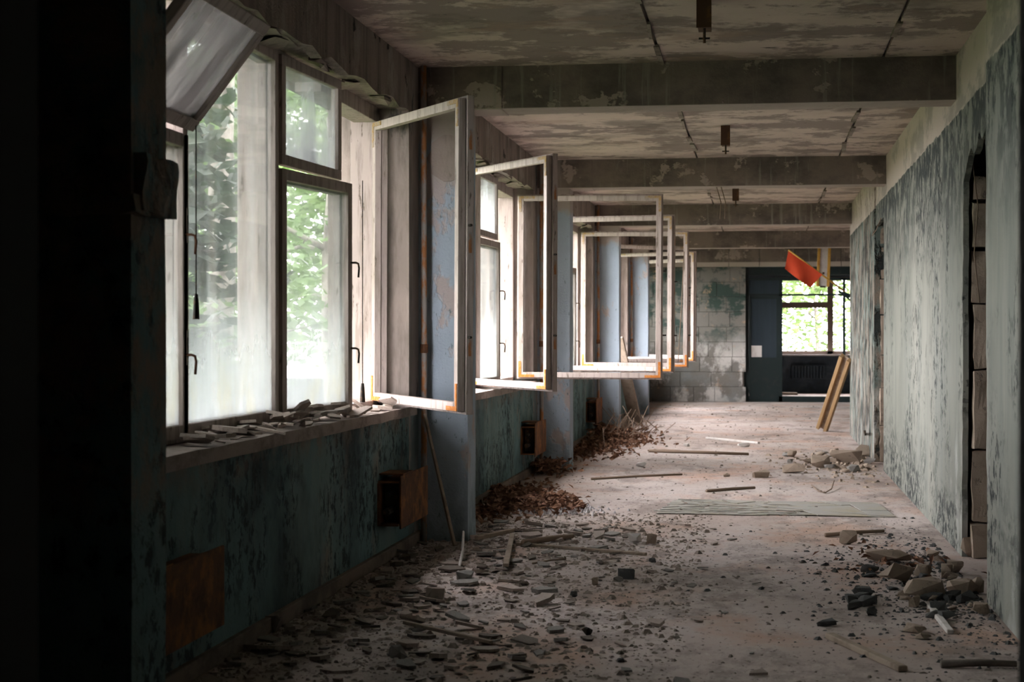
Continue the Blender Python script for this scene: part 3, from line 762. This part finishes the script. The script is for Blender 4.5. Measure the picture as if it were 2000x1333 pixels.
while n < 290:
    u = r.random(); y = 6.6 + 6.0 * r.random() ** 1.05
    x = -2.24 + 1.35 * (r.random() ** 1.25)
    if r.random() < .08: x = r.uniform(-1, 0)
    if y > 11.3: x = max(x, -1.9)
    s = min(.15, .028 + abs(r.gauss(0, .045)))
    if x > -1: s *= .6
    if any((x - a) ** 2 + (y - b) ** 2 < (.75 * (s + c)) ** 2 for a, b, c in spots): 
        if r.random() < .93: continue
    spots.append((x, y, s))
    o = place_chip(x, y, .001, s, r, G1, ''); n += 1
    zone = ('out on the open floor' if x > -1.0 else 'hugging the baseboard under the nearest window' if x < -1.9 else
            'near the foot of the nearest blue pillar' if y > 10.3 else 'at the lower edge of the picture' if y < 7.6 else 'in the rubble field below the nearest window')
    tone = {'chip_a': 'pinkish', 'chip_b': 'grey', 'chip_c': 'dark brown'}[o['tone']]; del o['tone']
    o['label'] = ('small ' if s < .05 else 'large ' if s > .09 else 'middling ') + tone + ' plaster chip ' + zone
# chips on the window sill
G2 = 'plaster chips lying on the nearest window sill'; sp = []
for i in range(74):
    for q in range(30):
        y = r.uniform(6.9, 10.9); x = r.uniform(-2.43, -2.27); s = r.uniform(.035, .135)
        if all((x - a) ** 2 + (y - b) ** 2 < 9 and ((x - a) ** 2 + (y - b) ** 2) ** .5 > .55 * (s + c) for a, b, c in sp): break
    sp.append((x, y, s))
    sill_o = place_chip(x, y, .938 + r.choice((0, 0, .02, .035)), s, r, G2, '', .24, mats=('chip_d', 'chip_d', 'chip_a'))
    o_ = sill_o; tone = 'cream' if o_['tone'] == 'chip_d' else 'pinkish'; del o_['tone']
    o_['label'] = ('small ' if s < .07 else 'large ') + tone + ' plaster chip on the sill ' + ('below the full height pane' if y < 8.6 else 'below the narrow ajar sash' if y < 9.7 else 'in front of the open gap')
ORD = 'first second third fourth fifth sixth seventh eighth ninth tenth eleventh twelfth thirteenth fourteenth fifteenth sixteenth seventeenth eighteenth nineteenth twentieth'.split()
byl = {}
for o in C.objects:
    if o.get('category') == 'plaster chip' and o['label'].startswith('large'): byl.setdefault(o['label'], []).append(o)
for lab, os_ in byl.items():
    if len(os_) < 2: continue
    for i, o in enumerate(sorted(os_, key=lambda q: q.location.y)):
        if i < 20: o['label'] = ORD[i] + ' nearest ' + lab
# small grit everywhere, thicker along the walls
def grit(name, count, fn, size, mat, label, seed):
    r = random.Random(seed); m = MB()
    for i in range(count):
        x, y = fn(r); s = size * (.3 + min(2.2, r.expovariate(1.6))) * (1 + max(0, y - 12) * .02); a = r.uniform(0, 6.28)
        ca, sa = math.cos(a), math.sin(a); h = s * r.uniform(.3, .9)
        vs = [(x + ca * s * p - sa * s * q * .7, y + sa * s * p + ca * s * q * .7, z) for p, q, z in ((-1, -.8, 0), (1, -1, 0), (.8, 1, 0), (-.9, .7, 0), (-.5, -.3, h), (.5, -.4, h * .9), (.3, .5, h))]
        m.add(vs, [(0, 1, 5, 4), (1, 2, 6, 5), (2, 3, 6), (3, 0, 4, 6), (4, 5, 6)])
    o = build(name, m, mat); tag(o, label, 'debris', None, 'stuff'); return o
def d_left(r): return (-2.26 + 1.9 * r.random() ** 1.6, 6.4 + 7.0 * r.random())
def d_all(r):
    y = 6.5 + 28 * r.random() ** 1.6
    x = -2.2 + 3.33 * r.random()
    return (x, y)
def d_right(r):
    y = r.gauss(9.9, 1.2); return (min(1.15, 1.2 - abs(r.gauss(0, .42))), y)
def d_far(r): return (min(1.2, 1.2 - abs(r.gauss(0, .45))), r.gauss(19.0, 1.0))
grit('debris', 7000, d_left, .010, 'chip_a', 'fine plaster grit scattered below the nearest window', 1)
grit('debris', 2600, d_all, .007, 'chip_c', 'fine dark grit scattered over the whole floor', 2)
grit('debris', 2200, d_right, .008, 'darkstone', 'fine dark rubble around the stones by the right opening', 3)
grit('debris', 900, d_far, .013, 'lime', 'fine pale rubble at the farther broken opening', 4)

# stones: (photo x, photo y of the foot, width px, height px, material, label)
def stone(px, py, wpx, hpx, mat, label, seed, boxy=.6, depth=.75, grp=None, name='stone', z=0.0, rot=None):
    p = fl(px, py, z); sc_ = p.y / FPX
    w_ = wpx * sc_ / 2; h_ = hpx * sc_ / 2
    me = chunk_mesh(seed, w_, w_ * depth, h_, 16, boxy); me.materials.append(M[mat])
    o = link(name, me); o.location = (p.x, p.y + w_ * depth * .8, z)
    o.rotation_euler = (0, 0, rot if rot is not None else random.Random(seed).uniform(-.5, .5))
    return tag(o, label, 'stone', grp)
stone(1735, 1100, 96, 26, 'lime', 'long flat cream stone at the back of the right rubble pile', 1, .9, .5)
stone(1752, 1141, 76, 46, 'lime', 'wedge shaped cream stone at the front of the right rubble pile', 2, .5, .6)
stone(1803, 1133, 42, 34, 'lime', 'squat cream stone in the middle of the right rubble pile', 3)
stone(1850, 1131, 24, 36, 'lime', 'upright narrow cream stone in the right rubble pile', 4, .7)
stone(1808, 1172, 94, 44, 'lime', 'biggest pale stone of the right rubble pile', 5, .55, .6)
stone(1882, 1163, 64, 34, 'lime', 'broad cream stone against the near end of the right wall', 6, .6)
stone(1912, 1160, 26, 36, 'lime', 'thin slanting cream stone touching the right wall edge', 7, .5)
stone(1895, 1090, 34, 42, 'lime', 'cream stone standing in the mouth of the broken opening', 8, .7)
stone(1915, 1072, 30, 34, 'lime', 'cream stone tucked deep in the broken opening', 9, .7)
stone(1865, 1122, 40, 30, 'lime', 'rounded cream stone behind the upright narrow one', 10)
stone(1700, 1120, 40, 18, 'darkstone', 'low dark lump beside the long flat cream stone', 12)
stone(1657, 1065, 38, 32, 'lime', 'lone cream wedge stone beside a stick on the open floor', 13, .5, .6)
stone(1240, 1063, 36, 26, 'palepaint', 'pale rounded lump in the middle of the floor', 14, .3, .9)
stone(1270, 1064, 26, 27, 'lime', 'grey cream stone beside the pale rounded lump', 15, .6)
stone(1224, 1133, 36, 23, 'darkstone', 'dark block alone near the floor centre', 16, .9, .6)
stone(1207, 1138, 22, 12, 'chip_b', 'small grey stone touching the dark block', 17)
stone(1162, 1145, 18, 19, 'lime', 'small pyramid shaped stone left of the dark block', 18, .2)
stone(1275, 1100, 20, 10, 'darkstone', 'tiny dark stone behind the dark block', 19)
stone(1120, 1168, 18, 13, 'darkstone', 'little dark stone at the edge of the plaster rubble', 20)
stone(1146, 1243, 26, 20, 'blackiron', 'charred black lump on the near floor', 21, .1)
stone(1212, 1295, 16, 9, 'darkstone', 'tiny dark stone at the bottom of the floor', 22)
stone(1485, 934, 40, 18, 'lime', 'cream block lying farthest left of the distant rubble', 23, .95, .6)
stone(1550, 926, 44, 20, 'lime', 'cream block between the distant rubble and the lone block', 24, .95, .6)
stone(1604, 915, 42, 26, 'lime', 'cream block at the front of the distant rubble', 25, .8, .6)
stone(1655, 906, 68, 30, 'lime', 'large cream stone in the distant rubble pile', 26, .5, .6)
stone(1547, 894, 22, 16, 'lime', 'small cream stone behind the distant cream blocks', 27, .4)
stone(1690, 893, 40, 28, 'lime', 'cream stone of the distant rubble next to the wall', 28, .5)
stone(1630, 893, 22, 18, 'lime', 'little cream stone on top of the distant rubble', 29, .6)
stone(1452, 874, 26, 10, 'palepaint', 'white lump beside the distant white stick', 30, .3)
stone(1341, 873, 14, 8, 'palepaint', 'small white lump on the distant bright floor', 31, .3)
stone(1252, 913, 24, 12, 'palepaint', 'crumpled pale scrap on the bright floor', 32, .2)
stone(1419, 932, 16, 8, 'lime', 'small brick coloured stone near the distant blocks', 33)
stone(850, 1178, 52, 34, 'chip_a', 'tilted plaster slab on the rubble below the nearest window', 34, .8, .3)
stone(905, 1140, 44, 30, 'chip_b', 'pale broken plaster lump beside the tilted slab', 35, .4)
stone(775, 1292, 50, 34, 'chip_b', 'crumpled grey lump in the lower left rubble', 36, .1)
stone(528, 1238, 44, 44, 'chip_c', 'rounded slab leaning on the left baseboard', 37, .2, .35)
r = random.Random(77)
for i in range(46):
    p = fl(min(1925, r.gauss(1790, 75)), r.gauss(1172, 32)); p.x = min(p.x, 1.08)
    s = r.uniform(.02, .065); me = chunk_mesh(300 + i % 12, 1, .8, .6, 12, .8)
    dk = r.random() < .68; me.materials.append(M['darkstone' if dk else 'lime'])
    o = link('rubble_piece', me); o.scale = (s, s, s * r.uniform(.5, 1)); o.location = p; o.rotation_euler = (0, 0, r.uniform(0, 6))
    tag(o, ('dark' if dk else 'cream') + (' pebble sized' if s < .035 else ' fist sized') + ' masonry piece ' + ('in front of' if p.y < 9.5 else 'within') + ' the near right rubble pile', 'rubble', 'small masonry pieces in the right rubble pile')
for i in range(34):
    p = fl(r.uniform(1520, 1712), r.uniform(884, 925)); p.x = min(p.x, 1.18)
    s = r.uniform(.03, .08); me = chunk_mesh(330 + i % 10, 1, .8, .55, 12, .8); dk = r.random() > .6; me.materials.append(M['chip_b' if dk else 'lime'])
    o = link('rubble_piece', me); o.scale = (s, s, s * r.uniform(.5, 1)); o.location = p; o.rotation_euler = (0, 0, r.uniform(0, 6))
    tag(o, ('grey' if dk else 'cream') + (' smaller' if s < .055 else ' larger') + ' masonry piece in the distant rubble ' + ('close to the right wall' if p.x > .8 else 'spilling onto the floor'), 'rubble', 'small masonry pieces in the distant rubble')

# sticks, laths and boards
def stick(name, a, b, w, h, mat, label, lift=0.0, cat='stick', round_=False):
    a, b = Vector(a), Vector(b)
    a.z += h / 2 + lift; b.z += h / 2 + lift
    if round_:
        mdl = a.lerp(b, .5) + Vector((.01, .01, .004)); o = build(name, MB().tube([a, mdl, b], [w / 2, w / 2.2, w / 2.6], 7), mat, smooth=True)
    else: o = build(name, MB().bar(a, b, w, h, .0, .92), mat, bevel=min(w, h) * .15)
    return tag(o, label, cat)
stick('lath', fl(790, 1228), fl(960, 1268), .022, .018, 'wood', 'thin lath lying across the near plaster rubble', .02)
stick('lath', fl(1010, 1066), fl(1262, 1086), .035, .02, 'wood', 'long lath lying in front of the nearest blue pillar')
stick('stick', fl(1022, 1068), fl(1118, 1054), .045, .045, 'twig', 'thick round stick on the floor by the nearest blue pillar', 0, 'stick', True)
stick('lath', fl(930, 1068), fl(1002, 1052), .03, .03, 'wood', 'short slanting lath at the foot of the nearest blue pillar', .04)
stick('lath', fl(988, 1118), fl(1000, 1056), .035, .02, 'wood', 'grey lath pointing away beside the pillar foot', .03)
stick('twig', fl(1040, 1103), fl(1105, 1094), .012, .012, 'twig', 'dark twig on the floor near the long lath', 0, 'twig', True)
stick('lath', fl(888, 1070), (-2.235, 11.33, .86), .024, .02, 'wood', 'thin lath leaning against the wall beside the nearest pillar')
stick('board', fl(1620, 1248), fl(1764, 1314), .045, .028, 'wood', 'long rough board on the near floor at the right', 0, 'board')
stick('lath', fl(1818, 1192), fl(1856, 1240), .035, .025, 'palepaint', 'short pale lath in front of the right rubble pile', 0, 'stick')
stick('pipe_piece', fl(1838, 1306), fl(1985, 1306), .035, .035, 'chip_c', 'dark pipe lying at the bottom right corner', 0, 'pipe', True)
stick('stick', fl(1612, 1050), fl(1726, 1042), .03, .03, 'twig', 'stick lying behind the lone cream wedge stone', 0, 'stick', True)
stick('stick', fl(1268, 884), fl(1462, 890), .04, .03, 'twig', 'long thin stick across the distant bright floor', 0, 'stick', True)
stick('stick', fl(1380, 858), fl(1482, 868), .04, .03, 'palepaint', 'white stick on the distant floor', 0, 'stick')
stick('stick', fl(1155, 938), fl(1332, 929), .025, .02, 'twig', 'thin stick on the bright floor beyond the second pillar', 0, 'stick', True)
stick('stick', fl(1380, 962), fl(1474, 955), .03, .02, 'twig', 'short stick on the floor behind the broken glass', 0, 'stick', True)
stick('twig', fl(1265, 882), fl(1325, 882), .02, .02, 'twig', 'straight twig on the distant floor before the leaf heap', 0, 'twig', True)
stick('plank', fl(1242, 829), (-2.17, 26.3, 1.35), .2, .04, 'wood', 'wide plank leaning on the left wall behind the leaf heap', 0, 'plank')
stick('stick', fl(895, 1122), fl(905, 1072) + Vector((0, 0, .10)), .02, .02, 'palepaint', 'thin pale stick poking out of the rubble by the pillar', 0, 'stick', True)
stick('iron_bar', fl(1688, 867), (1.16, 19.6, .26), .03, .03, 'blackiron', 'dark iron bar sticking out of the farther opening', 0.05, 'bar', True)
wire('wire', [fl(1585, 952) + Vector((0, 0, .02)), fl(1598, 962) + Vector((0, 0, .01)), fl(1612, 965) + Vector((0, 0, .01)), fl(1624, 960) + Vector((0, 0, .02)), fl(1629, 950) + Vector((0, 0, .05))], 'curved wire lying on the floor before the distant rubble', .006)

# broken glass sheet lying on the floor
gs = empty('broken_glass_sheet', (0.1, 14.0, 0)); r = random.Random(31)
def split(poly, depth):
    """cut a convex polygon by a random crack until the pieces are shard sized"""
    ar = abs(sum(a[0] * b[1] - b[0] * a[1] for a, b in zip(poly, poly[1:] + poly[:1]))) / 2
    cx = sum(p[0] for p in poly) / len(poly); cy = sum(p[1] for p in poly) / len(poly)
    if depth == 0 or ar < (.012 if cx < .2 else .16) * r.uniform(.6, 1.6): return [poly]
    a = r.gauss(0, .45) if r.random() < .6 else r.uniform(0, PI); nx_, ny_ = -math.sin(a), math.cos(a); c = nx_ * cx + ny_ * cy + r.uniform(-.05, .05)
    A, B = [], []
    for p, q in zip(poly, poly[1:] + poly[:1]):
        dp, dq = nx_ * p[0] + ny_ * p[1] - c, nx_ * q[0] + ny_ * q[1] - c
        (A if dp >= 0 else B).append(p)
        if dp * dq < 0:
            t_ = dp / (dp - dq); m_ = (p[0] + (q[0] - p[0]) * t_, p[1] + (q[1] - p[1]) * t_); A.append(m_); B.append(m_)
    if len(A) < 3 or len(B) < 3: return [poly]
    return split(A, depth - 1) + split(B, depth - 1)
for poly in split([(-.92, -.58), (.93, -.58), (.86, .50), (-.80, .62)], 8):
    cx = sum(p[0] for p in poly) / len(poly); cy = sum(p[1] for p in poly) / len(poly)
    pl = [(p[0] + (cx - p[0]) * .03, p[1] + (cy - p[1]) * .03) for p in poly]
    sh = build('glass_shard', MB().prism([(p[0] - cx, p[1] - cy) for p in pl], 'z', .002, .006), 'shard', gs)
    jj = .02 if cx < .2 else .0
    sh.location = (cx + r.gauss(0, jj), cy + r.gauss(0, jj), r.uniform(0, .008)); sh.rotation_euler = (r.gauss(0, .012), r.gauss(0, .012), r.gauss(0, jj * 2))
tag(gs, 'cracked sheet of dusty window glass lying on the floor', 'broken glass')

# heaps of dead leaves
def leaf_heap(count, fn, label, seed, size=.034):
    r = random.Random(seed); m = MB()
    for i in range(count):
        x, y, z = fn(r); s = size * r.uniform(.6, 1.3)
        q = Matrix.Rotation(r.uniform(0, 6.28), 3, 'Z') @ Matrix.Rotation(r.gauss(0, .7), 3, 'X') @ Matrix.Rotation(r.gauss(0, .5), 3, 'Y')
        c = r.uniform(.1, .5) * s
        vs = [q @ Vector(v) for v in ((-s, 0, 0), (-.2 * s, -.55 * s, c), (s, 0, .1 * s), (-.1 * s, .55 * s, c))]
        lo = min(v.z for v in vs)
        m.add([v + Vector((x, y, max(z, -lo + .003))) for v in vs], [(0, 1, 2), (0, 2, 3)])
    o = build('fallen_leaves', m, 'deadleaf'); tag(o, label, 'leaves', None, 'stuff')
def heap1(r):
    y = r.gauss(14.1, .75); x = -2.27 + abs(r.gauss(0, .22)) + .3 * math.exp(-((y - 13.8) / .4) ** 2) * r.random()
    hh = .13 * math.exp(-((y - 14.2) / .9) ** 2) * max(0, 1 - (x + 2.27) / .9)
    return max(XL + .07, x), max(12.0, y), r.random() * hh
def heap1b(r): return max(-2.15, min(-1.4, r.gauss(-1.74, .17))), r.gauss(13.75, .25), r.random() * .09
def heap2(r):
    y = r.gauss(22.4, 1.5); x = -2.25 + abs(r.gauss(0, .30)) + .3 * r.random() * math.exp(-((y - 22.4) / .7) ** 2)
    hh = .26 * math.exp(-((y - 22.8) / 1.1) ** 2) * max(0, 1 - (x + 2.25) / 1.0)
    return max(XL + .07, x), y, r.random() * hh
def heap3(r): return max(XL + .05, -2.25 + abs(r.gauss(0, .18))), min(17.6, r.gauss(17.2, .2)), r.random() * .14
def heap4(r): return r.gauss(.82, .22), r.gauss(10.7, .4), r.random() * .03
leaf_heap(1500, heap1, 'brown dead leaves heaped along the wall behind the nearest blue pillar', 1)
leaf_heap(700, heap1b, 'sunlit russet leaf pile spilling onto the floor by the first pillar', 2)
leaf_heap(2000, heap2, 'big heap of russet leaves and twigs beyond the second pillar', 3, .04)
leaf_heap(420, heap3, 'dark dead leaves in the corner before the second pillar', 4)
leaf_heap(60, heap4, 'few dark dead leaves among the right rubble pile', 5, .03)
r = random.Random(91); m = MB()
for i in range(60):
    y = r.gauss(22.8, .8); x = -2.0 + abs(r.gauss(0, .28)); a = Vector((x, y, r.uniform(.02, .2)))
    m.tube([a, a + Vector((max(-.2, r.gauss(0, .12)), r.gauss(0, .2), r.uniform(.02, .28)))], .005, 4)
tag(build('twig_debris', m, 'twig'), 'thin twigs sticking up out of the big leaf heap', 'twigs', None, 'stuff')
r = random.Random(92); m = MB()
for i in range(500):
    p = Vector((max(-2.2, r.gauss(-1.68, .22)), r.gauss(13.55, .2), .004)); s = r.uniform(.006, .022)
    m.add([p + Vector((-s, 0, 0)), p + Vector((0, -s, .0)), p + Vector((s, 0, 0)), p + Vector((0, s, 0)), p + Vector((0, 0, s * 1.3))], [(0, 1, 4), (1, 2, 4), (2, 3, 4), (3, 0, 4)])
tag(build('fluff_debris', m, 'fluff'), 'pale seed fluff caught around the sunlit leaf pile', 'fluff', None, 'stuff')

# ------------------------------------------------------------------ outside
struct(build('ground_outside', MB().box(-60, -2.85, -10, 90, -1.2, -0.9).box(-60, 40, YE + .3, 90, -1.2, -.9), 'earth'), 'overgrown garden ground outside the windows', 'ground')
def tree(x, y, h, rad, label, seed, crown, leaf='leaf_light', lsize=.10, nl=1800, lean=.0):
    r = random.Random(seed); t = empty('tree', (x, y, -.9))
    tr = MB(); pts = [(lean * i * i * .02 + r.gauss(0, .03), r.gauss(0, .03), h * i / 8) for i in range(9)]
    tr.tube(pts, [rad * (1 - .75 * i / 8) for i in range(9)], 9)
    tips = []
    for i in range(11):
        k = r.uniform(.3, .97); b = Vector(pts[min(8, int(k * 8))]); a = r.uniform(0, 6.28); l = r.uniform(.4, 1) * crown[0]
        e = b + Vector((math.cos(a) * l, math.sin(a) * l, r.uniform(-.1, .7) * l)); mid = b.lerp(e, .5) + Vector((0, 0, .12 * l))
        tr.tube([b, mid, e], [rad * .28, rad * .18, rad * .05], 6); tips += [e, mid]
        for q in range(2):
            e2 = mid + Vector((r.gauss(0, .3), r.gauss(0, .3), r.gauss(0, .25))) * l
            tr.tube([mid, e2], [rad * .12, rad * .03], 5); tips.append(e2)
    build('trunk', tr, 'bark', t, True)
    lm = MB()
    for i in range(nl):
        c = r.choice(tips); p = c + Vector((r.gauss(0, 1), r.gauss(0, 1), r.gauss(0, 1))) * crown[1]
        if p.z < crown[2]: continue
        s = lsize * r.uniform(.6, 1.3)
        q = Matrix.Rotation(r.uniform(0, 6.28), 3, 'Z') @ Matrix.Rotation(r.uniform(-1.2, 1.2), 3, 'X') @ Matrix.Rotation(r.uniform(-.8, .8), 3, 'Y')
        lm.add([p + q @ Vector(v) for v in ((-s, 0, 0), (-.1 * s, -.5 * s, .08 * s), (s, 0, 0), (-.1 * s, .5 * s, .08 * s))], [(0, 1, 2), (0, 2, 3)])
    build('foliage', lm, leaf, t)
    tag(t, label, 'tree', 'trees outside the left windows')
TREES = [  # x, y, height, trunk radius, look
    (-4.5, 12.6, 4.6, .05, 'young tree with large dark leaves close to the nearest dirty pane', (0.9, .26, 1.0), 'leaf_dark', .10, 2600),
    (-5.35, 16.6, 8.5, .20, 'grey trunk tree seen through the nearest full height pane', (1.6, .40, 2.0), 'leaf_light', .09, 1500),
    (-5.45, 21.6, 9.0, .17, 'pale trunk tree showing in the open gap of the nearest window', (1.5, .40, 3.0), 'leaf_light', .09, 1600),
    (-7.2, 24.0, 6.0, .07, 'slender light green tree beyond the pale trunk', (1.6, .40, .3), 'leaf_light', .11, 2400),
    (-10.5, 30.0, 7.5, .09, 'bushy light green tree behind the slender one', (2.2, .55, .2), 'leaf_pale', .13, 3200),
    (-9.5, 38.0, 8.0, .12, 'tall light green tree far along the wall', (2.4, .60, .2), 'leaf_pale', .14, 3200),
    (-5.6, 33.5, 5.0, .06, 'thin branching tree outside the second window', (1.3, .35, .8), 'leaf_light', .10, 1500),
    (-15.5, 46.0, 10.0, .15, 'broad green tree in the distance past the windows', (3.4, .80, .2), 'leaf_light', .22, 4600),
    (-12.0, 52.0, 10.0, .15, 'rounded green tree farther off than the broad one', (3.2, .80, .2), 'leaf_light', .22, 4200),
    (-7.4, 48.0, 8.0, .10, 'light green tree beyond the end of the building', (2.4, .60, .2), 'leaf_light', .16, 2600),
    (-5.6, 5.6, 9.0, .16, 'big dense tree shading the black pillar from outside', (2.3, .6, 1.8), 'leaf_dark', .17, 7000),  # out of view, added to cut the daylight reaching the near bay
    (-6.4, 10.6, 9.5, .17, 'big dense tree shading the nearest window from outside', (2.3, .6, 2.6), 'leaf_dark', .17, 7000)]  # second unseen tree, added to darken the foreground
for i, a in enumerate(TREES): tree(*a[:4], a[4], 100 + i, a[5], a[6], a[7], a[8])
for i, (x, y, h, lab) in enumerate(((1.6, 50, 5.5, 'green tree in the lower pane of the end room window'), (4.5, 55, 6.5, 'green tree at the right side of the end room window'), (0.2, 58, 7, 'far green tree behind the end room window'))):
    tree(x, y, h, .08, lab, 140 + i, (2.0, .6, .3), 'leaf_pale', .11, 3600)
